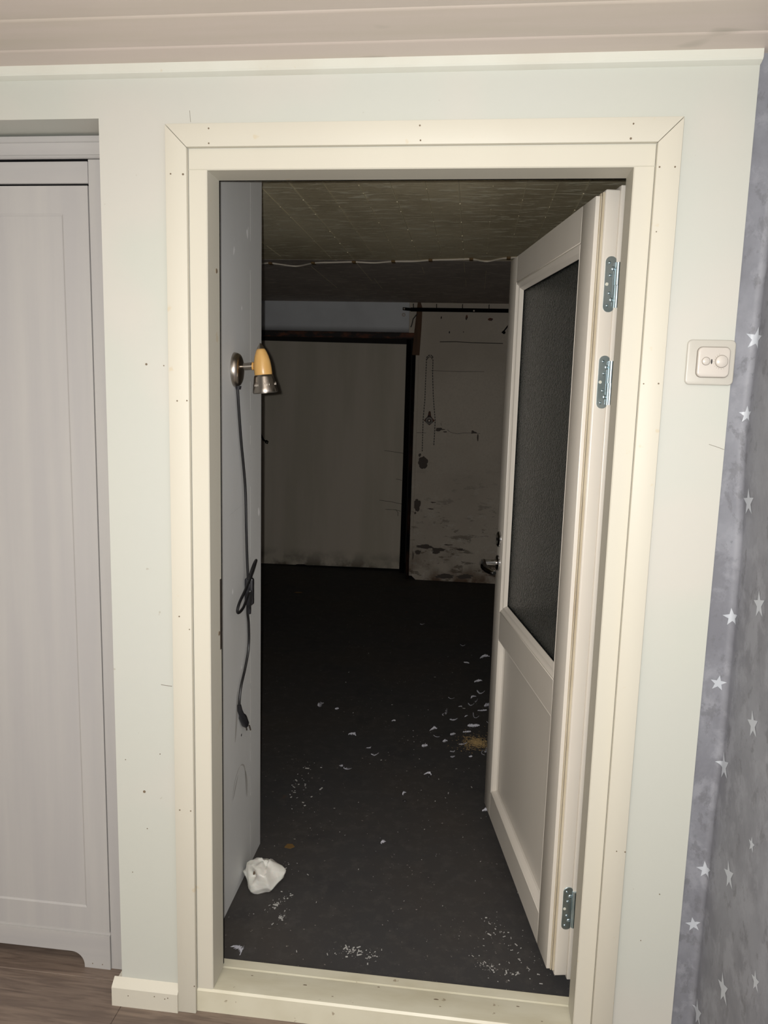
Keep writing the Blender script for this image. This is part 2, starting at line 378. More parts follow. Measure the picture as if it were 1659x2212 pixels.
# baseboards
o = obj('baseboard_left', B().prism([(0, 0), (-.017, 0), (-.017, .046), (-.014, .050), (0, .062)], YZ, -.640, -.482).box(-.640, -.622, -.001, .088, 0, .046), cream_h, smooth=25)
tag(o, 'low cream baseboard left of the doorway', 'baseboard', kind='structure')
dots(o, [(-.537, .036), (-.512, .033), (-.505, .036), (-.60, .030)], -.0172, .8)
o = obj('baseboard_right', B().prism([(0, 0), (-.017, 0), (-.017, .046), (-.014, .050), (0, .062)], YZ, .482, .607), cream_h, smooth=25)
tag(o, 'low cream baseboard right of the doorway', 'baseboard', kind='structure')

# ------------------------------------------------------------------ door frame, sill, casings
HF, JX, HZ, FD, RB = 1.875, .4035, 1.836, .150, .072
fr = empty('door_frame', (0, 0, 0)); tag(fr, 'cream painted wooden door frame with deep reveal and worn sill', 'door frame', kind='structure')
jl = [(-.4405, .0), (-JX-.002, 0), (-JX, .002), (-JX, RB), (-.417, RB+.002), (-.417, FD), (-.4405, FD)]
jl[3:6] = [(-.4035, RB), (-.424, RB+.002), (-.424, .12)]; jl[6] = (-.4405, .12)
jr = [(.4405, 0), (JX+.002, 0), (JX, .002), (JX, RB), (.4235, RB+.002), (.4235, .128), (.4405, .128)]
obj('jamb', B().prism(jl, XY, .0565, HZ+.0), cream_v, fr, smooth=25)
obj('jamb', B().prism(jr, XY, .0565, HZ+.0), cream_v, fr, smooth=25)
hd = [(0, HZ+.002), (0, HF), (.115, HF), (.115, HZ+.018), (RB+.002, HZ+.018), (RB, HZ), (.002, HZ)]
obj('head', B().prism(hd, YZ, -.4405, .4405), cream_h, fr, smooth=25)
sp = [(-.003, 0), (-.003, .052), (.001, .0565), (.006, .0565), (.078, .0475), (.0800, .0440), (.0815, .0440), (.083, .0480), (.108, .0475), (.111, .0455), (.111, 0)]
si = obj('sill', B().prism(sp, YZ, -.4405, .4405), sill_m, fr, smooth=25)
for k, (x, y, w_) in enumerate(((-.20, .050, .010), (-.13, .022, .005), (-.03, .072, .006), (.115, .030, .005), (.105, .052, .012), (.29, .060, .008), (.34, .020, .005), (-.33, .062, .006))):
    zz = .0565 - (y-.006)/.072*.009
    obj('paint_chip', B().lathe([(0, .0004), (w_*.5, .0001), (w_*.5, -.0004)], Matrix.Translation((x, y, zz)), 9, 1, .4), nail_m, si)
obj('seal_strip', B().box(-.415, -.4172+.001, RB+.003, RB+.010, .06, 1.84).box(-.415, .415, RB+.003, RB+.010, HZ+.004, HZ+.0135).box(-.411, -.4043, RB+.0015, RB+.008, .06, HZ+.004).box(-.411, .411, RB+.0015, RB+.008, HZ+.0006, HZ+.010), black_m, fr, smooth=None, label='black rubber seal')
obj('strike_plate', B().box(-.4045, -.4030, .062, .0735, .845, 1.005).box(-.412, -.4035, .0725, .0735, .845, 1.005), dull_metal, fr, label='dull steel strike plate')
obj('screw_cap', B().lathe([(0, .0015), (.0045, .001), (.005, 0)], axis_mat((-JX, .052, 1.655), (1, 0, 0)), 12), nail_m, fr)
obj('screw_cap', B().lathe([(0, .0015), (.0045, .001), (.005, 0)], axis_mat((-JX, .055, .885), (1, 0, 0)), 12), nail_m, fr)
CW = .0425
def casing(name, pts, mat, label):
    o = obj(name, B().prism(pts, XZ, -.012, 0).bevel(.0012, 2), mat, smooth=40); tag(o, label, 'door casing', kind='structure'); return o
x0, x1, z0, z1 = .4405, .4405+CW, HF, HF+CW
G = .0004
t2 = casing('trim_2', [(-x0, 0), (-x0, z0-G), (-x1, z1-G), (-x1, 0)], cream_v, 'cream flat casing up the left side of the doorway')
t3 = casing('trim_3', [(x0, 0), (x1, 0), (x1, z1-G), (x0, z0-G)], cream_v, 'cream flat casing up the right side of the doorway')
t4 = casing('trim_4', [(-x0, z0+G), (x0, z0+G), (x1, z1+G), (-x1, z1+G)], cream_h, 'cream flat casing across the top of the doorway')
dots(t4, [(-.395, 1.908), (-.395, 1.881), (.010, 1.908), (.012, 1.882), (.395, 1.906), (.392, 1.881, 1.3)], -.0121)
dots(t2, [(-.472, 1.826), (-.447, 1.825, 1.3), (-.465, 1.39), (-.4445, 1.391), (-.467, .939), (-.445, .912, .8), (-.472, .499), (-.447, .499), (-.4435, .07)], -.0121)
dots(t3, [(.446, 1.832), (.473, 1.832), (.447, 1.446, .8), (.474, 1.447), (.464, .495, .8), (.481, .495), (.449, 1.72, .7)], -.0121)

# ------------------------------------------------------------------ the open door leaf (hinged right, opens into the cellar)
TH = math.radians(10.5)
A0 = Vector((.362, .165, 0)); d = Vector((-math.sin(TH), math.cos(TH), 0)); n = Vector((math.cos(TH), math.sin(TH), 0))
dm = Matrix((d, n, Vector((0, 0, 1)))).transposed().to_4x4(); dm.translation = A0   # local: x = s along leaf, y = o into thickness, z up
door = empty('door_1'); door.matrix_world = dm
tag(door, 'open cream half-glazed door leaf with textured glass', 'door', kind='structure')
ZB, ZT, LL = .068, 1.828, .752
SW, T1 = .084, .020          # stile width seen on the face
# near-face members (thickness split: face part, seal recess, main rebated part)
GZ0, GZ1, PZ0, PZ1 = .757, 1.752, .152, .668
def fo(*a): return B().box(*a)
obj('stile', fo(0, SW, 0, .018, ZB, ZT).bevel(.0015, 2), leaf_m, door)
obj('stile', fo(LL-SW, LL, 0, .018, ZB, ZT).bevel(.0015, 2), leaf_m, door)
obj('top_rail', fo(SW+.0006, LL-SW-.0006, .0002, .018, GZ1, ZT).bevel(.0008, 1), leaf_m, door)
obj('middle_rail', fo(SW+.0006, LL-SW-.0006, .0002, .018, PZ1, GZ0).bevel(.0008, 1), leaf_m, door)
obj('bottom_rail', fo(SW+.0006, LL-SW-.0006, .0002, .018, ZB, PZ0).bevel(.0008, 1), leaf_m, door)
# rebated core: frame ring pieces joined, it shows as the wide hinge edge
core = B()
for a in ((-.010, SW, .017, .048, ZB-.012, ZT+.012), (LL-SW, LL+.012, .017, .048, ZB-.012, ZT+.012), (SW, LL-SW, .017, .048, GZ1, ZT+.012), (SW, LL-SW, .017, .048, PZ1, GZ0), (SW, LL-SW, .017, .048, ZB-.012, PZ0)):
    core.box(*a)
obj('core', core.bevel(.004, 3), leaf_m, door)
obj('back_lip', B().box(-.013, .02, .047, .058, ZB-.02, ZT+.020).box(LL-.02, LL+.02, .047, .058, ZB-.02, ZT+.020).box(.02, LL-.02, .047, .058, ZT-.05, ZT+.020).box(.02, LL-.02, .047, .058, ZB-.02, ZB+.05).bevel(.002, 2), leaf_m, door)
obj('seal_strip', B().box(-.004, .004, .0085, .0105, ZB, ZT+.004).box(-.0055, .004, .0125, .0172, ZB, ZT+.006).box(.0, LL, .0185, .019, ZT, ZT+.006), seal_m, door, label='draught seal, recess shade painted in as brown')
# glazing bead: stepped moulding round the pane
def bead(s0, s1, z0, z1, prof, mat, name, parent):
    """mitred moulding round a rectangle; prof = (inward, depth)"""
    for side in range(4):
        b = B()
        def P(k, end):
            a, dep = prof[k]
            c = [(s0+a, z0+a), (s1-a, z0+a), (s1-a, z1-a), (s0+a, z1-a)]
            q = c[side] if end == 0 else c[(side+1) % 4]
            return (q[0], dep, q[1])
        A = [b.bm.verts.new(P(k, 0)) for k in range(len(prof))]; C = [b.bm.verts.new(P(k, 1)) for k in range(len(prof))]
        for k in range(len(prof)):
            k2 = (k+1) % len(prof); b.bm.faces.new([A[k], C[k], C[k2], A[k2]])
        b.bm.faces.new(A); b.bm.faces.new(C[::-1])
        obj(name, b, mat, parent, smooth=25)
bead(SW, LL-SW, GZ0, GZ1, [(0, .003), (.004, .0005), (.008, .0045), (.010, .0060), (.016, .0075), (.024, .0165), (.024, .022), (0, .022)], leaf_m, 'glazing_bead', door)
bead(SW, LL-SW, PZ0, PZ1, [(0, .002), (.003, .0005), (.007, .0045), (.008, .0070), (.012, .0155), (.016, .0180), (.016, .024), (0, .024)], leaf_m, 'panel_bead', door)
obj('glass_gasket', B().box(SW+.0235, SW+.0255, .0180, .0195, GZ0+.024, GZ1-.024).box(LL-SW-.0255, LL-SW-.0235, .0180, .0195, GZ0+.024, GZ1-.024).box(SW+.0235, LL-SW-.0235, .0180, .0195, GZ1-.0265, GZ1-.0235).box(SW+.0235, LL-SW-.0235, .0180, .0195, GZ0+.0235, GZ0+.0265), black_m, door, None, 'thin black gasket')
obj('glass_pane', B().box(SW+.02, LL-SW-.02, .0195, .0235, GZ0+.02, GZ1-.02), glass_m, door, label='dark obscure textured glass')
pb = B(); pb.box(SW+.010, LL-SW-.010, .0185, .032, PZ0+.010, PZ1-.010)
obj('panel', pb, leaf_m, door)
# hinges: zinc leaf with rounded ends, screws, barrel
scr = B().lathe([(0, .0004), (.0012, .0004), (.0016, .0012), (.0040, .0009), (.0046, 0)], axis_mat((0, 0, 0), (-1, 0, 0)), 14).mesh('screw', zinc_m, 50)
hole = B().lathe([(0, .0006), (.0034, .0006), (.0034, 0)], axis_mat((0, 0, 0), (-1, 0, 0)), 12).mesh('pilot_hole', bead_m, 50)
for zc, hh in ((1.652, .112), (1.452, .110), (.2335, .108)):
    SP = lambda u, v, t: (t, u, v)
    hg = obj('hinge', B().prism(rrect(.0375, zc, .024, hh, .0115, 8), SP, -.0122, -.0095).bevel(.0004, 1), zinc_m, door, smooth=30, label='zinc-plated hinge with rounded ends')
    for du, dz, k in ((-.004, .043, .85), (.0045, .031, 1.25), (-.001, .018, .9), (-.001, -.018, .9), (.0045, -.031, 1.25), (-.004, -.043, .85)):
        link('screw', scr, hg, Matrix.Translation((-.0122, .0375+du, zc+dz)) @ Matrix.Diagonal((1.3, k*.85, k*.85, 1)))
    link('pilot_hole', hole, hg, Matrix.Translation((-.0122, .0375-.007, zc)))
    br = B().tube([(-.0135, .0525, zc-.047), (-.0135, .0525, zc-.002)], .0046, 14).tube([(-.0130, .0520, zc-.0015), (-.0130, .0520, zc+.044)], .0055, 14)
    br.box(-.0125, -.0105, .043, .052, zc-.046, zc+.043)
    obj('barrel', br, zinc_m, hg, smooth=50)
# lock rose and lever handle near the free edge
rs = obj('lock_rose', B().lathe([(0, .0075), (.014, .0085), (.020, .008), (.0245, .005), (.025, 0)], axis_mat((LL-.034, 0, .978), (0, -1, 0)), 32), chrome_m, door, label='round chrome keyhole rose')
obj('keyhole', B().lathe([(0, .0005), (.005, .0005), (.005, 0)], axis_mat((LL-.034, -.0085, .978), (0, -1, 0)), 12), black_m, rs)
hs = LL-.034; hz = .902
hd_ = obj('handle_rose', B().lathe([(0, .0075), (.014, .0085), (.020, .008), (.0245, .005), (.025, 0)], axis_mat((hs, 0, hz), (0, -1, 0)), 32), chrome_m, door, label='round chrome handle rose')
lv = B().tube([(hs, -.006, hz), (hs, -.030, hz), (hs, -.044, hz)], .0092, 16)
pts = [(hs+.008, -.047, hz+.003), (hs-.01, -.052, hz+.001), (hs-.045, -.055, hz-.003), (hs-.085, -.053, hz-.004), (hs-.118, -.045, hz-.004), (hs-.128, -.040, hz-.004)]
lv.tube(pts, .01, 14, radii=[.0085, .0112, .0108, .0100, .0090, .0060])
obj('lever', lv, chrome_m, hd_, smooth=60, label='chrome lever handle')

# ------------------------------------------------------------------ the cellar behind the doorway
ZC, YE = 2.127, 4.33
XR2, XL2 = 1.25, -2.6
o = obj('wall_cellar_left', B().box(-.60, -.48, WT, .660, .0, ZC).bevel(.002, 1), pale_m, smooth=None)
tag(o, 'short pale grey wall end behind the left jamb, lamp screwed to it', 'wall', kind='structure')
yy = .02
while yy < ZC - .05:
    y2 = yy + random.uniform(.04, .30)
    obj('seam_flake', B().box(-.4801, -.4796, .549, .5496 + random.uniform(0, .0012), yy, min(y2, ZC)), crumb_m, o, smooth=None); yy = y2 + random.uniform(.01, .12)
def wall_scuff(pts, w, mat):
    b = B(); pts = smooth_path(pts, 6); n_ = len(pts)
    for sgn in (0,):
        L_ = []; R_ = []
        for i, (y, z) in enumerate(pts):
            ww = w * math.sin(math.pi * (i + .3) / n_) * .5 + .0002
            L_.append(b.bm.verts.new((-.4796, y - ww, z))); R_.append(b.bm.verts.new((-.4796, y + ww, z)))
        for i in range(n_-1): b.bm.faces.new([L_[i], R_[i], R_[i+1], L_[i+1]])
    obj('scuff_mark', b, mat, o, smooth=None)
def smooth_path(P, n=6):
    out = []
    for i in range(len(P)-1):
        p0, p1, p2, p3 = P[max(i-1, 0)], P[i], P[i+1], P[min(i+2, len(P)-1)]
        for k in range(n):
            t = k/n
            out.append(tuple(.5*((2*b) + (-a+c)*t + (2*a-5*b+4*c-e)*t*t + (-a+3*b-3*c+e)*t**3) for a, b, c, e in zip(p0, p1, p2, p3)))
    out.append(tuple(P[-1])); return out
scuff_m = M_('grey_scuff', rgb(176, 174, 170), .7).m
wall_scuff([(.375, .300), (.400, .345), (.435, .366), (.465, .365), (.495, .335), (.508, .250)], .010, scuff_m)
wall_scuff([(.385, .300), (.405, .325), (.430, .352)], .012, scuff_m)
wall_scuff([(.500, .330), (.512, .290), (.515, .240)], .014, scuff_m)
wall_scuff([(.345, 1.095), (.42, 1.105), (.50, 1.112)], .004, scuff_m)
wall_scuff([(.425, .60), (.418, .52), (.405, .46)], .016, scuff_m)
for i in range(16):
    z = random.uniform(.2, 1.95); y = .548 + random.uniform(-.006, .010)
    obj('paint_chip', B().lathe([(0, .0004), (.0016, .0002), (.002, 0)], axis_mat((-.4795, y, z), (1, 0, 0)), 8, 1, .6), crumb_m, o)
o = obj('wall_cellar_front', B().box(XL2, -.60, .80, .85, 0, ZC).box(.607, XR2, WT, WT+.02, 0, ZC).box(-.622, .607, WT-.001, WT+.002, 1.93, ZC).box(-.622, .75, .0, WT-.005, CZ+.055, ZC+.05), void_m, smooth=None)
tag(o, 'dark cellar wall around the doorway', 'wall', kind='structure')
o = obj('wall_cellar_right', B().box(XR2, XR2+.05, WT, YE+.1, 0, ZC), plast_m, smooth=None); tag(o, 'dark cellar wall hidden behind the open door', 'wall', kind='structure')
o = obj('wall_cellar_side', B().box(XL2-.05, XL2, .8, YE+.6, 0, ZC), plast_m, smooth=None); tag(o, 'dark cellar wall far to the left', 'wall', kind='structure')
OX = -.315                   # right edge of the far opening
bw = B()
pf = [(XL2, 1.905), (OX, 1.905)] + [(OX + random.uniform(-.006, .006), 1.905 - .1*k) for k in range(1, 19)] + [(OX+.018, .03), (OX+.05, 0), (XR2, 0), (XR2, ZC), (XL2, ZC)]
bw.prism(pf, XZ, YE, YE+.25)
wb = obj('wall_cellar_back', bw, plast_m, smooth=None); tag(wb, 'stained grey-brown plaster wall at the far end of the cellar', 'wall', kind='structure')
obj('lintel', B().box(XL2, -.375, YE-.012, YE, 1.905, ZC).bevel(.004, 2), lintel_m, wb, smooth=None, label='blue-grey painted lintel above the opening')
obj('corner_bead', B().box(OX-.004, OX+.022, YE-.006, YE+.01, .03, 1.9).bevel(.003, 1), plast_m, wb, smooth=None)
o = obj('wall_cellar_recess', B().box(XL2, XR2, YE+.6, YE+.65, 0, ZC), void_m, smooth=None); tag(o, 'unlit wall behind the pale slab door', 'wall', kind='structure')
# hollows where the plaster has come off: dark irregular shallow patches
def patch(x, z, w, h, seed, mat=None):
    rnd = random.Random(seed); k = 26 if w > .03 else 10
    ps = []; r = .8
    for i in range(k):
        a = 2*math.pi*i/k; r = min(1.05, max(.35, r + rnd.uniform(-.28, .28))); ps.append((x + w/2*r*math.cos(a), z + h/2*r*math.sin(a)))
    obj('plaster_scar', B().prism(ps, XZ, YE-.0016, YE), mat or void_m, wb, smooth=None)
for i, (x, z, w, h) in enumerate([(-.235, .93, .075, .10), (-.262, .985, .03, .03), (-.115, 1.185, .075, .030), (-.075, 1.17, .04, .012), (.14, 1.175, .06, .028), (.175, 1.13, .012, .06), (-.27, .60, .055, .11), (-.285, .53, .03, .05),
                                  (-.15, .62, .07, .018), (-.17, .57, .09, .016), (-.20, .27, .14, .035), (-.10, .24, .13, .05), (-.02, .29, .09, .02), (.06, .26, .10, .022), (-.25, .22, .06, .04), (-.30, .2, .03, .10), (.12, .05, .20, .05), (-.05, .04, .18, .04),
                                  (-.137, 2.017, .018, .045), (.053, 2.019, .018, .045), (.228, 2.011, .04, .022), (-.071, 1.914, .014, .02), (.033, 1.916, .010, .014)]):
    patch(x, z, w, h, i, rust_m if 18 <= i <= 20 else (dark_dot if i > 20 else scar_m))
cr = B()
cr.tube([(-.06, YE, 1.185), (-.03, YE, 1.165), (.02, YE, 1.157), (.06, YE, 1.165), (.11, YE, 1.167), (.19, YE, 1.165)], .0013, 4)
cr.tube([(-.30, YE, 1.155), (-.25, YE, 1.157), (-.22, YE, 1.156)], .0012, 4).tube([(-.105, YE, 1.215), (-.11, YE, 1.235)], .001, 4)
cr.tube([(-.14, YE, 1.842), (-.02, YE, 1.845), (.1, YE, 1.840), (.33, YE, 1.838)], .0025, 4).tube([(-.2, YE, 1.628), (-.1, YE, 1.626), (.02, YE, 1.625), (.2, YE, 1.628)], .0012, 4)
obj('crack', cr, dark_dot, wb)
# cellar floor and ceiling
o = obj('floor_cellar', B().box(-.60, XR2, .105, .80, -.05, .0).box(XL2, XR2, .80, YE+.6, -.05, .0), dark_floor_m, smooth=None); o.name = 'floor.001'
tag(o, 'black worn cellar floor speckled with plaster and dirt', 'floor', kind='structure')
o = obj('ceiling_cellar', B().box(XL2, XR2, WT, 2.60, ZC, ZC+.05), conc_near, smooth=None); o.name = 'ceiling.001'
tag(o, 'olive-grey board-marked concrete ceiling of the cellar', 'ceiling', kind='structure'); cc = o
for x, w, ya, yb in ((-.90, .0012, 1.5, 2.5), (-.640, .0014, .9, 2.55), (-.527, .0032, .7, 2.58), (-.409, .0010, .7, 2.5), (-.290, .0013, .7, 2.5), (-.181, .0030, .7, 2.58), (-.062, .0014, .7, 2.5), (.050, .0030, .7, 2.58), (.165, .0010, .7, 2.4), (.275, .0012, .7, 2.5), (.38, .0014, .7, 2.5), (.478, .0030, .7, 2.5), (.60, .001, .7, 2.5)):
    yy = ya; b = B()
    while yy < yb:
        y2 = min(yb, yy + random.uniform(.08, .35))
        b.box(x - w*.7 + random.uniform(-.0006, .0006), x + w*.7, yy, y2, ZC-.003, ZC+.001); yy = y2 + random.uniform(0, .05)
    obj('concrete_ridge', b, ridge_m, cc, smooth=None)
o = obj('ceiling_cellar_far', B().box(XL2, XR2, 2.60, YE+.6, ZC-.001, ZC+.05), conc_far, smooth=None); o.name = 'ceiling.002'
tag(o, 'darker bare concrete ceiling beyond the white cable', 'ceiling', kind='structure')
for x, ya, yb in ((-.527, 2.7, 3.3), (-.50, 3.2, 3.6), (-.181, 2.8, 3.0), (.050, 2.65, 2.95), (.052, 3.2, 3.5), (.17, 2.9, 3.6), (-.8, 2.8, 3.6)):
    obj('concrete_ridge', B().box(x-.001, x+.001, ya, yb, ZC-.0025, ZC), ridge_m, o, smooth=None)

# rusty frame of the far opening
ff = empty('steel_frame', (OX, YE, 0)); ff['kind'] = 'structure'; ff['label'] = 'black and rusty steel frame around the pale slab door'; ff['category'] = 'door frame'
def wobj(name, b, mat, parent, smooth=40, label=None):
    """b is in world coordinates, parent is an unrotated empty"""
    return obj(name, b, mat, parent, smooth, label, Matrix.Translation(-Vector(parent.location)))
wobj('top_beam', B().box(XL2, OX-.001, YE+.002, YE+.05, 1.862, 1.904).box(XL2, OX-.001, YE+.002, YE+.24, 1.899, 1.9045).bevel(.002, 1), rust_m, ff, None)
wobj('side_post', B().box(OX-.030, OX-.004, YE+.004, YE+.05, .0, 1.86).bevel(.002, 1), dsteel_m, ff, None)
wobj('door_stop', B().box(OX-.095, OX-.060, YE+.20, YE+.24, .0, 1.87).bevel(.002, 1), black_m, ff, None)
# the pale slab door at the back
d2 = empty('door_2', (-1.0, 4.6, 0)); tag(d2, 'large pale grey-beige slab door standing in the far opening', 'door', kind='structure')
sl = [(-1.68, .005), (-1.30, .008), (-1.28, .014), (-1.22, .016), (-1.2, .009), (-1.13, .012), (-.98, .013), (-.7, .016), (-.421, .018), (-.419, .2), (-.416, .9), (-.412, 1.4), (-.410, 1.838), (-1.0, 1.842), (-1.68, 1.848)]
wobj('slab', B().prism(sl, XZ, 4.60, 4.64), slab_m, d2, None)
wobj('handle', B().tube([(-1.60, 4.598, 1.10), (-1.60, 4.575, 1.10), (-1.585, 4.560, 1.085), (-1.56, 4.555, 1.045), (-1.535, 4.556, 1.035)], .008, 8).tube([(-1.54, 4.556, 1.04), (-1.545, 4.556, 1.025), (-1.53, 4.556, 1.02), (-1.525, 4.556, 1.035), (-1.54, 4.556, 1.045)], .006, 8), black_m, d2, label='small black pull hook')
ck = B()
for pts in ([(-.415, .975), (-.5, .985), (-.57, .992)], [(-.415, .56), (-.5, .575), (-.6, .585)], [(-.42, .50), (-.46, .51), (-.55, .512)], [(-.46, .51), (-.445, .49), (-.445, .46)], [(-.42, .755), (-.47, .765)]):
    ck.tube([(x, 4.5995, z) for x, z in pts], .0015, 4)
wobj('crack', ck, dark_dot, d2)
# brown batten beside the opening
bt = obj('wooden_batten', B().prism([(-.345, 1.74), (-.290, 1.738), (-.281, 1.95), (-.279, 2.085), (-.292, 2.1265), (-.315, 2.1265), (-.335, 1.9)], XZ, YE-.022, YE-.0125).bevel(.001, 1), batten_m, smooth=None)
tag(bt, 'brown wooden batten fixed beside the far opening under the black rail', 'batten')
# black hook rail
rl = empty('hook_rail', (.0, YE-.03, 2.07)); tag(rl, 'black steel hook rail high on the far cellar wall', 'rail')
wobj('bar', B().box(-.365, .75, YE-.036, YE-.026, 2.058, 2.086).prism([(-.425, 2.066), (-.425, 2.088), (-.36, 2.083), (-.36, 2.060)], XZ, YE-.034, YE-.028).bevel(.001, 1), black_m, rl)
pg = None
for x in (-.345, -.172, .02, .215, .405, .60):
    wobj('peg', B().tube([(x, YE-.031, 2.083), (x-.001, YE-.035, 2.104), (x, YE-.045, 2.112)], .0032, 6), black_m, rl)
for x, z in ((-.413, 2.076), (.105, 2.068)):
    wobj('mounting_bolt', B().tube([(x, YE-.037, z), (x, YE-.0005, z)], .004, 8).lathe([(0, .003), (.006, .003), (.0075, .001), (.0075, 0)], axis_mat((x, YE-.036, z), (0, -1, 0)), 12), dull_metal, rl)
h = obj('wall_hook', B().tube([(.375, YE-.001, 1.99), (.36, YE-.03, 1.965), (.335, YE-.03, 1.93), (.318, YE-.02, 1.915)], .005, 6).lathe([(0, 0), (.011, .004), (.011, .02), (0, .022)], axis_mat((.333, YE-.02, 1.915), (0, -1, 0)), 10), black_m)
tag(h, 'black hook sticking from the far wall beside the door glass', 'hook')
lt = obj('torn_strap', B().tube([(-.318, YE-.024, 2.04), (-.345, YE-.022, 2.005), (-.355, YE-.020, 1.96), (-.362, YE-.016, 1.945)], .004, 5), dark_dot)
tag(lt, 'short black strap dangling left of the brown batten', 'strap')
ringb = obj('wall_eyelet', B().lathe([(.006, 0), (.006, .004), (.014, .004), (.014, 0)], axis_mat((-.418, YE-.0125, 2.035), (0, -1, 0)), 14), dull_metal)
tag(ringb, 'small steel eyelet under the left end of the black rail', 'eyelet')

# hanging chain draped in a narrow arch
ch = empty('hanging_chain', (-.21, YE-.012, 1.73)); tag(ch, 'thin dark chain draped in a narrow arch on the far wall', 'chain')
def chain_pts(pts, step):
    out = []; pts = [Vector(p) for p in pts]
    for a, b in zip(pts, pts[1:]):
        L_ = (b-a).length; k = max(1, int(L_/step))
        for i in range(k): out.append((a + (b-a)*i/k, a + (b-a)*(i+.72)/k))
    return out
links = []
yc = YE-.007
for path in ([(-.245, yc, 1.014), (-.246, yc, 1.27), (-.238, yc, 1.40), (-.236, yc, 1.72)], [(-.157, yc, 1.065), (-.1535, yc, 1.25), (-.163, yc, 1.33), (-.176, yc, 1.45), (-.186, yc, 1.6), (-.187, yc, 1.715)],
             [(-.236, yc, 1.72), (-.225, yc, 1.738), (-.205, yc, 1.742), (-.192, yc, 1.735), (-.187, yc, 1.715)]):
    links += chain_pts(path, .019)
for a, b in links:
    wobj('chain_link', B().tube([a, b], .0032, 5), dark_dot, ch)
wobj('top_staple', B().tube([(-.232, YE-.002, 1.71), (-.220, YE-.012, 1.728), (-.200, YE-.012, 1.728), (-.194, YE-.002, 1.712)], .003, 6), dull_metal, ch)
rg = empty('ring_fitting', (-.198, YE, 1.250)); tag(rg, 'round steel ring fitting on a dark diamond plate between the chain strands', 'fitting')
wobj('plate', B().prism([(-.240, 1.252), (-.222, 1.272), (-.212, 1.284), (-.206, 1.318), (-.199, 1.325), (-.191, 1.318), (-.186, 1.284), (-.176, 1.270), (-.157, 1.252), (-.178, 1.232), (-.197, 1.214), (-.218, 1.232)], XZ, YE-.010, YE).bevel(.002, 1), rust_m, rg, None)
wobj('ring', B().lathe([(.014, .010), (.020, .014), (.027, .010), (.027, .002), (.014, .002), (.014, .010)], axis_mat((-.199, YE-.009, 1.250), (0, -1, 0)), 24), M_('ring_steel', rgb(225, 220, 215), .35, .8).m, rg)
wobj('bolt', B().lathe([(0, .016), (.007, .015), (.009, .010), (.009, 0)], axis_mat((-.199, YE-.009, 1.250), (0, -1, 0)), 12), dull_metal, rg)
# ceiling cable with clips
cb = empty('ceiling_cable', (-.2, 2.6, ZC)); tag(cb, 'thin white cable sagging between clips across the cellar ceiling', 'cable')
kp = [(-1.6, 2.76), (-1.3, 2.74), (-1.059, 2.70), (-1.0, 2.685), (-.883, 2.775), (-.758, 2.672), (-.645, 2.65), (-.533, 2.632), (-.43, 2.655), (-.32, 2.612), (-.21, 2.605), (-.122, 2.566), (0, 2.545), (.088, 2.530), (.17, 2.590), (.275, 2.49), (.5, 2.47), (.9, 2.44), (1.24, 2.42)]
def smooth_path(P, n=6):
    out = []
    for i in range(len(P)-1):
        p0, p1, p2, p3 = P[max(i-1, 0)], P[i], P[i+1], P[min(i+2, len(P)-1)]
        for k in range(n):
            t = k/n
            out.append(tuple(.5*((2*b) + (-a+c)*t + (2*a-5*b+4*c-e)*t*t + (-a+3*b-3*c+e)*t**3) for a, b, c, e in zip(p0, p1, p2, p3)))
    out.append(tuple(P[-1])); return out
wobj('cable', B().tube([(x, y, ZC-.0045) for x, y in smooth_path(kp)], .0042, 8), wire_m, cb)
for x, y in ((-1.003, 2.69), (-.762, 2.672), (-.533, 2.635), (-.32, 2.612), (-.122, 2.567), (.088, 2.532), (.275, 2.495), (.5, 2.47)):
    wobj('clip', B().box(x-.010, x+.010, y-.020, y+.022, ZC-.011, ZC-.0005).bevel(.002, 1), clip_m, cb)

# ------------------------------------------------------------------ wall lamp with its cord
PX = -.479
wl = empty('wall_lamp', (PX, .408, 1.469)); tag(wl, 'small spot wall lamp, light wood shade with nickel rim, black cord hanging down', 'wall lamp')
by, bz = .408, 1.469
base = axis_mat((PX, by, bz), (1, 0, 0), (0, 0, 1))
wobj('base', B().lathe([(0, .0185), (.020, .0180), (.030, .0165), (.035, .0135), (.0378, .008), (.039, .002), (.039, 0), (0, 0)], base, 40, 1.12, .92), nickel_m, wl, 60, 'brushed nickel oval base')
wobj('arm', B().tube([(PX+.016, by, bz+.008), (PX+.024, by, bz+.008), (PX+.0245, by, bz+.008), (PX+.044, by+.002, bz+.010), (PX+.0445, by+.002, bz+.010), (PX+.051, by+.002, bz+.010)], .006, 16, radii=[.0048, .0048, .0092, .0092, .0060, .0060]), nickel_m, wl, 50)
sx_, sy_ = -.4045, .412
sh = axis_mat((sx_, sy_, 1.457), (-.115, 0, 1), (1, 0, 0))
wobj('mount_washer', B().lathe([(0, .004), (.008, .004), (.011, 0)], axis_mat((sx_-.0285, sy_, bz+.010), (1, 0, 0)), 16), birch_m, wl)
wobj('shade', B().lathe([(.0218, 0), (.0226, .004), (.0224, .018), (.0208, .034), (.0178, .048), (.0132, .060), (.0100, .066), (0, .0665)], sh, 40), birch_m, wl, 60, 'light wooden shade')
wobj('shade_tip', B().lathe([(.0104, .0655), (.0090, .069), (.0050, .075), (.0020, .0795), (0, .081)], sh, 24), nickel_m, wl, 60)
wobj('reflector', B().lathe([(.0205, .001), (.0238, -.0005), (.0252, -.006), (.0275, -.018), (.0308, -.033), (.0322, -.040), (.0318, -.0440), (.0295, -.0445), (.0285, -.038), (.0215, -.004), (0, -.002)], sh, 40), nickel_m, wl, 60, 'brushed nickel flared rim')
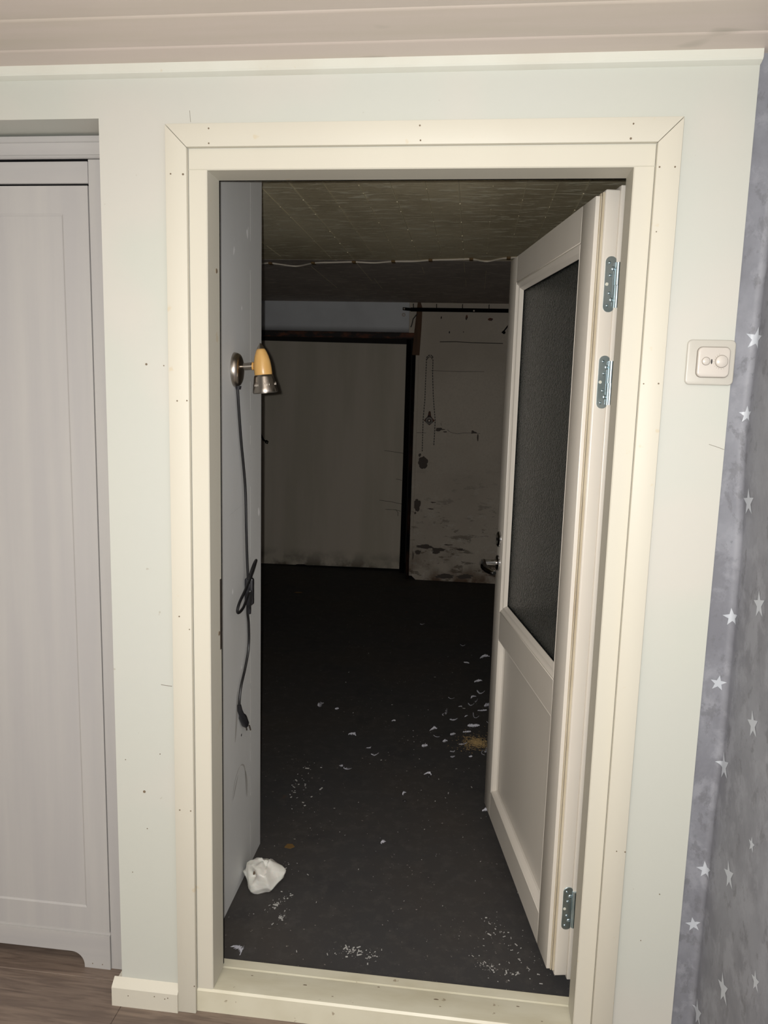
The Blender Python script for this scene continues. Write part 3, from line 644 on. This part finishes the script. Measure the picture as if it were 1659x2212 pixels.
# three raised embossed petals seen on the rim, repeated round it
for a0 in (-62, -2, 118, 178, 238):
    for da, hh in ((-11, .0060), (0, .0085), (11, .0060)):
        a = math.radians(a0 + da); rr = .0290
        c = sh @ Vector((rr*math.cos(a), rr*math.sin(a), -.026))
        wobj('embossed_petal', B().lathe([(0, -1), (.45, -.75), (.6, 0), (.45, .75), (0, 1)], Matrix.Translation(c) @ Matrix.Diagonal((.0016, .0016, hh, 1)), 8), nickel_m, wl, 60)
wobj('bulb', B().lathe([(0, -.026), (.010, -.022), (.014, -.012), (.010, -.003), (0, -.002)], sh, 20), cover_m, wl)
wobj('cord_grommet', B().tube([(PX+.008, by+.004, bz-.041), (PX+.008, by+.004, bz-.050)], .0075, 14, radii=[.0080, .0062]), plas_m, wl)
X = PX + .006
c1 = smooth_path([(X, .412, 1.422), (X, .420, 1.38), (X, .441, 1.288), (X+.002, .471, 1.162), (X+.003, .477, 1.05), (X+.004, .482, .96), (X+.006, .484, .905)])
wobj('cord', B().tube(c1, .0037, 8), cord_m, wl)
c2 = smooth_path([(X+.010, .487, .898), (X+.014, .515, .935), (X+.016, .533, .950), (X+.018, .512, .945), (X+.02, .455, .893), (X+.02, .400, .868+.03), (X+.018, .374, .873), (X+.016, .376, .845), (X+.015, .405, .835), (X+.014, .450, .856), (X+.014, .480, .885)])
c2 = smooth_path([(X+.008, .486, .900), (X+.012, .510, .930), (X+.014, .534, .945), (X+.018, .522, .944), (X+.020, .470, .915), (X+.020, .415, .890), (X+.018, .372, .868), (X+.016, .360, .849), (X+.016, .372, .840), (X+.016, .410, .843), (X+.014, .445, .855), (X+.014, .468, .868), (X+.018, .472, .872), (X+.018, .474, .855), (X+.012, .482, .820)])
wobj('cord_loop', B().tube([(x, y-.004, z) for x, y, z in c2], .0037, 8), cord_m, wl)
sw = wobj('inline_switch', B().prism([(u, v) for u, v in rrect(PX+.0135, .866, .024, .078, .007, 5)], XZ, .484, .500).bevel(.003, 2), plas_m, wl, 40, 'black inline rocker switch')
obj('rocker', B().box(PX+.008, PX+.019, .479, .486, .872, .896).bevel(.002, 2), plas_m, sw, 40)
c3 = smooth_path([(X+.002, .494, .832), (X, .500, .800), (X, .510, .765), (X, .510, .70), (X, .478, .650), (X, .440, .612), (X, .424, .580), (X, .421, .556)])
wobj('cord_tail', B().tube(c3, .0037, 8), cord_m, wl)
wobj('strain_relief', B().tube([(X+.004, .494, .834), (X+.006, .496, .815), (X+.006, .497, .800)], .006, 10, radii=[.0065, .0055, .0045]), plas_m, wl)
pl = wobj('plug', B().tube([(X, .421, .562), (X+.001, .423, .547), (X+.003, .434, .528), (X+.004, .441, .518), (X+.004, .463, .490), (X+.004, .470, .481)], .006, 10, radii=[.0055, .0070, .0075, .0115, .0110, .0070]), plas_m, wl, 50, 'black two-pin plug')
obj('pin', B().tube([(X+.004, .470, .481), (X+.004, .478, .464)], .0022, 8), dull_metal, pl)
obj('pin', B().tube([(X+.016, .462, .486), (X+.018, .468, .470)], .0022, 8), dull_metal, pl)
s = obj('wall_speck', B().lathe([(0, .0006), (.0035, .0004), (.004, 0)], axis_mat((PX-.0008, .463, .455), (1, 0, 0)), 10), dark_dot)
s.parent = bpy.data.objects['wall_cellar_left']; s.name = 'screw_hole'

# ------------------------------------------------------------------ thermostat
th = empty('thermostat', (.566, 0, 1.488)); tag(th, 'square white wall thermostat with a small button and round dial', 'thermostat')
wobj('plate', B().prism(rrect(.566, 1.488, .087, .083, .009, 6), XZ, -.0065, 0).bevel(.0028, 3), switch_m, th, 35)
wobj('cover', B().prism(rrect(.570, 1.4885, .058, .055, .009, 6), XZ, -.0125, -.006).bevel(.003, 3), cover_m, th, 35)
wobj('cover_gap', B().prism(rrect(.570, 1.4885, .0600, .0570, .010, 6), XZ, -.0072, -.006), gapgrey_m, th, None)
FY = -.0125
def ringm(name, x, z, r0, r1, mat, parent=th, y=FY, h=.0004):
    return wobj(name, B().lathe([(r0, h), (r1, h), (r1, 0), (r0, 0), (r0, h)], axis_mat((x, y, z), (0, -1, 0)), 32), mat, parent)
wobj('button', B().lathe([(0, .0018), (.0062, .0016), (.0070, .0008), (.0070, 0)], axis_mat((.5560, FY, 1.4900), (0, -1, 0)), 28), cover_m, th, 50)
ringm('button_gap', .5560, 1.4900, .0070, .0077, gapgrey_m)
wobj('dial', B().lathe([(0, .0040), (.0098, .0038), (.0108, .0028), (.0112, 0)], axis_mat((.5835, FY, 1.4900), (0, -1, 0)), 32), cover_m, th, 50)
ringm('dial_gap', .5835, 1.4900, .0112, .0118, gapgrey_m)
wobj('indicator', B().lathe([(0, .0008), (.0012, .0006), (.0014, 0)], axis_mat((.5660, FY, 1.4895), (0, -1, 0), (0, 0, 1)), 16, 3.4, 1.0), dark_dot, th, label='small black status light')
for a in range(110, 300, 18):
    aa = math.radians(a); wobj('scale_mark', B().box(.5835+.0140*math.cos(aa)-.0004, .5835+.0140*math.cos(aa)+.0004, FY-.0003, FY, 1.49+.0140*math.sin(aa)-.0004, 1.49+.0140*math.sin(aa)+.0004), nail_m, th, None)

# ------------------------------------------------------------------ wardrobe in the niche
WY = .09
wa = empty('wardrobe', (-1.2, WY, 0)); tag(wa, 'pale lilac-grey painted wardrobe with framed door, set into the niche at the left', 'wardrobe')
WXL = -2.1; SX = -.6945
wobj('carcass', B().box(WXL, -.640, WY+.012, .62, .10, 1.90), ward_m, wa, None)
wobj('side_stile', B().box(SX+.0007, -.640, WY, WY+.02, .0, 1.885).bevel(.001, 1), ward_m, wa, None)
wobj('side_stile', B().box(WXL-.03, WXL+.03, WY, WY+.02, .0, 1.885).bevel(.001, 1), ward_m, wa, None)
wobj('crown', B().prism([(WY+.02, 1.886), (WY-.002, 1.886), (WY-.005, 1.888), (WY-.004, 1.892), (WY-.002, 1.894), (WY-.005, 1.899), (WY-.009, 1.907), (WY-.011, 1.9145), (WY-.010, 1.9155), (WY-.012, 1.917), (WY-.012, 1.9275), (WY+.02, 1.9275)], YZ, WXL-.03, -.640), ward_h, wa, 25)
wobj('crown_shadow_gap', B().box(WXL, SX, WY+.002, WY+.01, 1.880, 1.887), black_m, wa, None)
wobj('top_rail', B().box(WXL+.03, SX, WY-.001, WY+.018, 1.837, 1.881).bevel(.001, 1), ward_h, wa, None)
wobj('door_gap', B().box(WXL+.03, SX-.001, WY+.006, WY+.012, 1.828, 1.840), black_m, wa, None)
for k, (xa, xb) in enumerate(((-1.38, SX-.0015), (-2.068, -1.383))):
    dz0, dz1 = .097, 1.8325; fw = .0565
    dd = wobj('door', B().box(xa, xa+fw, WY, WY+.02, dz0, dz1).box(xb-fw, xb, WY, WY+.02, dz0, dz1).box(xa+fw, xb-fw, WY, WY+.02, dz1-fw, dz1).box(xa+fw, xb-fw, WY, WY+.02, dz0, dz0+.062), ward_m, wa, None)
    obj('door_panel', B().box(xa+fw+.004, xb-fw-.004, WY+.0035, WY+.012, dz0+.066, dz1-fw-.004), ward_m, dd, None)
    pr = [(0, 0.0005), (.0042, .0025), (.0042, .0045), (.0055, .006), (0, .006)]
    for side in range(4):
        b = B(); s0, s1, z0_, z1_ = xa+fw, xb-fw, dz0+.062, dz1-fw
        A = []; C = []
        for a, dep in pr:
            c = [(s0+a, z0_+a), (s1-a, z0_+a), (s1-a, z1_-a), (s0+a, z1_-a)]
            q = c[side]; q2 = c[(side+1) % 4]; A.append(b.bm.verts.new((q[0], WY+dep, q[1]))); C.append(b.bm.verts.new((q2[0], WY+dep, q2[1])))
        for i in range(len(pr)): j = (i+1) % len(pr); b.bm.faces.new([A[i], C[i], C[j], A[j]])
        obj('moulding', b, ward_m, dd, 25)
# plinth board with the rounded cut-out
pp = [(WXL, .0), (WXL, .0905), (SX, .0905), (SX, .0), (-.7610, .0)]
for k in range(9):
    a = math.radians(90 * k / 8); pp.append((-.7610 - .033*(1-math.cos(a)), .006 + .034*math.sin(a)))
pp += [(WXL+.12, .040), (WXL+.1, .03), (WXL+.1, 0)]
wobj('plinth', B().prism(pp, XZ, WY-.004, WY+.014), ward_h, wa, 25)
wobj('plinth_ledge', B().box(WXL, SX, WY+.001, WY+.02, .088, .0965), ward_h, wa, None)
for x, z in ((-.7405, .012), (-.715, .012)):
    wobj('nail_head', B().lathe([(0, .0005), (.0013, .0004), (.0015, 0)], axis_mat((x, WY-.004, z), (0, -1, 0)), 8), nail_m, wa)

# ------------------------------------------------------------------ plastic bag on the cellar floor
rnd = random.Random(3)
FACETS = []
for i in range(34):
    zz = rnd.uniform(-1, 1); aa = rnd.uniform(0, 6.283); q = math.sqrt(1-zz*zz)
    FACETS.append((Vector((q*math.cos(aa), q*math.sin(aa), zz)), rnd.uniform(.86, 1.0)))
def bagmesh():
    b = B(); bmesh.ops.create_icosphere(b.bm, subdivisions=5, radius=1)
    for v in b.bm.verts:
        c = v.co.normalized(); az = math.atan2(c.y, c.x)
        # silhouette: blunt pouch, peak up left, pointed foot in front
        rr = 1 + .07*math.sin(3*az+.6) + .03*math.sin(5*az+c.z*3)
        rr *= min(hh / max(.05, c.dot(nn)) for nn, hh in FACETS)
        p = Vector((c.x*.054*rr, c.y*.050*rr, c.z*.045*rr))
        if c.x < -.2 and c.z > .3: p.z += .020*min(1, (-c.x-.2)*1.6)*max(0, 1-abs(c.y)*1.3)
        if c.x > .3 and c.z > 0: p.z += .006
        dd = (Vector((c.x, c.y, c.z)) - Vector((-.45, -.75, .45)).normalized()).length
        if dd < .55: p -= c * .020 * (1 - dd/.55)**1.2
        if p.z < -.030: p.z = -.030
        v.co = p + Vector((-.4150, .462, .0308))
    return b
bg = empty('plastic_bag', (-.4035, .462, 0)); tag(bg, 'small crumpled white plastic bag on the dark floor by the pale wall', 'bag')
wobj('pouch', bagmesh(), bag_m, bg, 60)
wobj('bag_opening', B().lathe([(0, .002), (.003, .001), (.0045, 0)], axis_mat((-.4335, .4335, .056), (-.3, -.75, .5)), 10, 1.4, .8), bag_dirt, bg)

# ------------------------------------------------------------------ feathers and other litter on the cellar floor
def feather_mesh(L, Wd, curl, lift, seed):
    """curved shaft with many separate drooping barbs, cupped upward"""
    r = random.Random(seed); b = B(); n_ = 15
    def at(t):
        a = curl*(t-.5)
        return Vector((L*(math.sin(a)/curl if abs(curl) > .05 else t-.5), L*((math.cos(a)-1)/curl if abs(curl) > .05 else 0), .0016 + lift*(abs(t-.4)**1.6)*1.8)), a
    b.tube([at(i/8)[0] for i in range(9)], .0006, 4, radii=[.0008 - .0006*i/8 for i in range(9)])
    for i in range(n_):
        t = (i+.3)/n_; p, a = at(t); w = Wd*(math.sin(math.pi*min(1, .15+t*.85))**.6)*.5 + .001
        for k in (-1, 1):
            if r.random() < .10: continue
            an = a + k*(math.radians(90) - math.radians(r.uniform(15, 50))); l = w*r.uniform(.7, 1.25)
            dx = Vector((math.cos(an), math.sin(an), 0)); sd = Vector((-dx.y, dx.x, 0)) * (L/n_*r.uniform(.35, .62))
            q = p + dx*l*.55 + Vector((0, 0, .10*l)); e = p + dx*l + Vector((r.uniform(-.1, .1)*l, r.uniform(-.1, .1)*l, .42*l))
            v = [b.bm.verts.new(c) for c in (p-sd, p+sd, q+sd*.9, q-sd*.9, e)]
            b.bm.faces.new([v[0], v[1], v[2], v[3]]); b.bm.faces.new([v[3], v[2], v[4]])
    tl = Matrix.Rotation(math.radians(r.choice((-1, 1, 1)) * r.uniform(25, 60)), 4, 'X') @ Matrix.Rotation(math.radians(r.uniform(-15, 15)), 4, 'Y')
    bmesh.ops.transform(b.bm, matrix=tl, verts=b.bm.verts)
    zz = sorted(v.co.z for v in b.bm.verts)[0]
    for v in b.bm.verts: v.co.z -= zz - .0003
    return b
FE = [  # x, y, length, width, curl, lift, angle, label
 (-.517, 1.758, .044, .024, 1.2, .020, 70, 'lone grey-white feather standing out left of centre on the dark floor'),
 (-.313, 1.488, .038, .016, 1.4, .010, -20, 'white curved feather in the middle of the dark floor, cupped upward'),
 (-.427, 1.737, .018, .012, .5, .006, 10, 'tiny pale feather just right of the lone upright one'),
 (-.225, 1.375, .026, .010, 2.2, .014, -30, 'small curled feather below the cupped one in mid floor'),
 (-.197, 1.309, .032, .009, .8, .012, 25, 'thin bent feather under the small curled one in mid floor'),
 (-.159, 1.657, .018, .008, 1.8, .010, 0, 'small feather with a brownish base near the centre of the floor'),
 (-.130, 3.122, .03, .016, .6, .010, 20, 'faint far feather in the darkness, right of centre'),
 (-.287, 1.175, .030, .020, .5, .008, 10, 'soft oval feather at the lower left of the floor scatter'),
 (-.312, 1.205, .018, .010, 1.0, .006, -20, 'tiny feather touching the soft oval one at the lower left'),
 (-.061, 1.039, .016, .010, 1.4, .008, 60, 'single small feather low in mid floor, nearest of the scatter'),
 (.023, 1.202, .034, .010, 2.4, .012, -15, 'hook-shaped feather with a dark spot beneath it'),
 (-.100, .727, .020, .010, .8, .008, 40, 'wispy feather low in the middle of the floor, above the sill'),
 (.235, .975, .026, .014, 1.2, .010, 0, 'frayed white feather under the lower edge of the open door'),
 (-.400, .200, .050, .020, 2.0, .006, -50, 'long downy feather in the corner between left jamb and sill'),
 (-.418, .528, .034, .016, .9, .022, 85, 'thin upright feather behind the white plastic bag'),
 (.085, 1.95, .030, .010, 1.0, .010, 10, 'pale flat feather at the upper right edge of the floor scatter'),
]
for i, (x, y, L_, w_, cu, li, an, lab) in enumerate(FE):
    o = obj('feather', feather_mesh(L_, w_, cu, li, i), feather_m, smooth=80)
    o.matrix_world = Matrix.Translation((x, y, 0)) @ Matrix.Rotation(math.radians(an), 4, 'Z')
    tag(o, lab, 'feather', 'feathers on the cellar floor')
CL = [(.072, 1.765, .034, .020, 2.0, .022, 60), (.050, 1.752, .018, .010, 1.5, .012, 100), (.105, 1.700, .036, .014, .5, .010, 8), (.155, 1.760, .016, .006, 2.0, .014, 30),
      (.195, 1.745, .045, .010, 2.2, .026, -50), (.192, 1.660, .052, .018, .4, .012, 4), (.262, 1.70, .034, .008, 1.6, .012, 5), (.02, 1.60, .036, .016, 2.6, .012, 10),
      (.035, 1.520, .034, .008, 2.6, .014, 170), (.070, 1.490, .022, .014, .8, .008, 30), (-.01, 1.432, .024, .016, .6, .008, 20), (.185, 1.99, .032, .010, 1.6, .012, 40),
      (.225, 2.03, .044, .018, 1.8, .020, 20), (.205, 1.93, .036, .010, 2.2, .014, 60), (.180, 1.88, .034, .014, 2.0, .016, 20), (.135, 1.865, .022, .006, 1.6, .008, -30),
      (.250, 1.90, .050, .020, 1.8, .022, 30), (.235, 1.835, .046, .012, 1.2, .016, -12), (.262, 1.86, .040, .016, 2.2, .018, 80), (.215, 2.20, .040, .014, 1.0, .012, 12),
      (.250, 2.58, .060, .020, 1.6, .016, 20), (.155, 2.47, .032, .010, .8, .010, -20), (.13, 2.75, .034, .008, 1.6, .012, -30), (.115, 1.395, .034, .012, 1.8, .018, -50),
      (.110, 1.345, .018, .014, .5, .006, 0), (.245, 1.415, .030, .020, 1.2, .016, 60), (.222, 1.400, .030, .010, 1.0, .016, 120), (.180, 1.37, .014, .012, .5, .004, 0),
      (.150, 1.470, .036, .010, .4, .006, 5), (.165, 1.595, .036, .010, .5, .006, 0), (.100, 1.560, .030, .012, .6, .008, 40), (.262, 1.52, .036, .008, 1.8, .016, 30)]
CLAB = {0: 'upright pointed white feather at the left end of the scatter by the door edge', 4: 'long bent feather rising above the straw patch beside the door edge',
        5: 'broad flat feather lying just behind the brown straw patch', 7: 'hooped feather at the far left of the scatter, left of the straw patch',
        8: 'crescent feather opening upward just below the hooped one', 10: 'round fluffy feather left of the brown straw patch',
        19: 'solitary pale feather behind the main scatter, close to the door edge', 20: 'pale feather deep in the dark beside the door edge, widest of the far ones',
        21: 'small faint feather deep in the dark, left of the widest far one', 22: 'faintest forked feather, farthest of all beside the door edge',
        23: 'split feather in front of the brown straw patch', 24: 'small round feather just in front of the split one'}
for i, (x, y, L_, w_, cu, li, an) in enumerate(CL):
    o = obj('feather', feather_mesh(L_, w_, cu, li, 100+i), feather_m, smooth=80)
    o.matrix_world = Matrix.Translation((x, y, 0)) @ Matrix.Rotation(math.radians(an), 4, 'Z')
    tag(o, CLAB.get(i, 'small white curled feather in the scatter beside the open door edge'), 'feather', 'feathers scattered beside the open door edge')
# straw and dust heap, nobody could count it
b = B(); r = random.Random(5)
for i in range(900):
    a = r.uniform(0, 6.283); q = abs(r.gauss(0, .5)); x = .205 + .085*q*math.cos(a); y = 1.50 + .085*q*math.sin(a)
    l = r.uniform(.003, .010); t = r.uniform(0, 3.14); z = r.uniform(.0002, .004)*max(0.1, 1-q)
    b.tube([(x, y, z), (x+l*math.cos(t), y+l*math.sin(t), z+r.uniform(0, .0015))], .0006, 3)
tag(obj('straw_litter', b, straw_m, smooth=None), 'brown straw and dust swept together beside the open door edge', 'litter', kind='stuff')
b = B(); r = random.Random(9)
def crumbs(cx, cy, sx, sy, k, smin=.0005, smax=.0022, ang=0):
    for i in range(k):
        u, v = r.gauss(0, sx), r.gauss(0, sy); x = cx + u*math.cos(ang) - v*math.sin(ang); y = cy + u*math.sin(ang) + v*math.cos(ang)
        if math.hypot(x-.205, y-1.5) > .001 and (x > .02 and 1.30 < y < 1.70): continue
        if y < .125 or x < -.470 or x > .8: continue
        s_ = smin + (smax-smin)*r.random()**2.5*1.5; m4 = Matrix.Translation((x, y, s_*.3)) @ Matrix.Rotation(r.uniform(0, 3), 4, 'Z')
        el = r.choice((.8, 1, 1, 2.2)); b.box(-s_*el, s_*el, -s_*.6, s_*.5, -s_*.25, s_*.3, m4)
crumbs(-.350, .395, .008, .028, 42, ang=-.5); crumbs(-.330, .335, .006, .03, 26, ang=-.4); crumbs(-.119, .237, .018, .010, 60, ang=.2); crumbs(-.065, .225, .010, .012, 24)
crumbs(.235, .235, .03, .008, 60, ang=-.2); crumbs(.25, .39, .02, .03, 30); crumbs(-.38, .56, .03, .06, 24, .0006, .0018); crumbs(-.45, 1.08, .05, .10, 60, .001, .003)
crumbs(0, .6, .25, .35, 130, .0005, .0014); crumbs(.1, 1.45, .12, .15, 60, .0008, .002); crumbs(-.1, 2.0, .35, .6, 60, .001, .0022); crumbs(.3, .25, .06, .06, 60, .0006, .0016)
tag(obj('plaster_crumbs', b, crumb_m, smooth=None), 'white plaster crumbs strewn over the black floor', 'crumbs', kind='stuff')
lf = obj('rust_flake', B().prism([(-.015, -.008), (.004, -.012), (.016, 0), (.006, .012), (-.010, .010)], XY, .0, .002), clip_m); lf.location = (-.385, .660, 0)
tag(lf, 'small rusty-orange flake on the floor behind the plastic bag', 'flake')
lf = obj('rust_flake', B().prism([(-.03, -.012), (.0, -.016), (.03, 0), (.01, .014), (-.02, .012)], XY, .0, .002), clip_m); lf.location = (-1.07, 3.74, 0)
tag(lf, 'rusty flake on the floor in front of the pale slab door', 'flake')
for x, y in ((.024, 1.178), (.176, 1.405), (.232, 1.44), (-.05, .99)):
    o = obj('dark_clump', B().lathe([(0, .006), (.004, .0045), (.006, .001), (.005, 0)], Matrix.Translation((x, y, 0)), 8, 1.2, .8), dark_dot)
    tag(o, 'tiny black dirt clump among the feathers on the floor', 'dirt clump', 'black dirt clumps on the cellar floor')
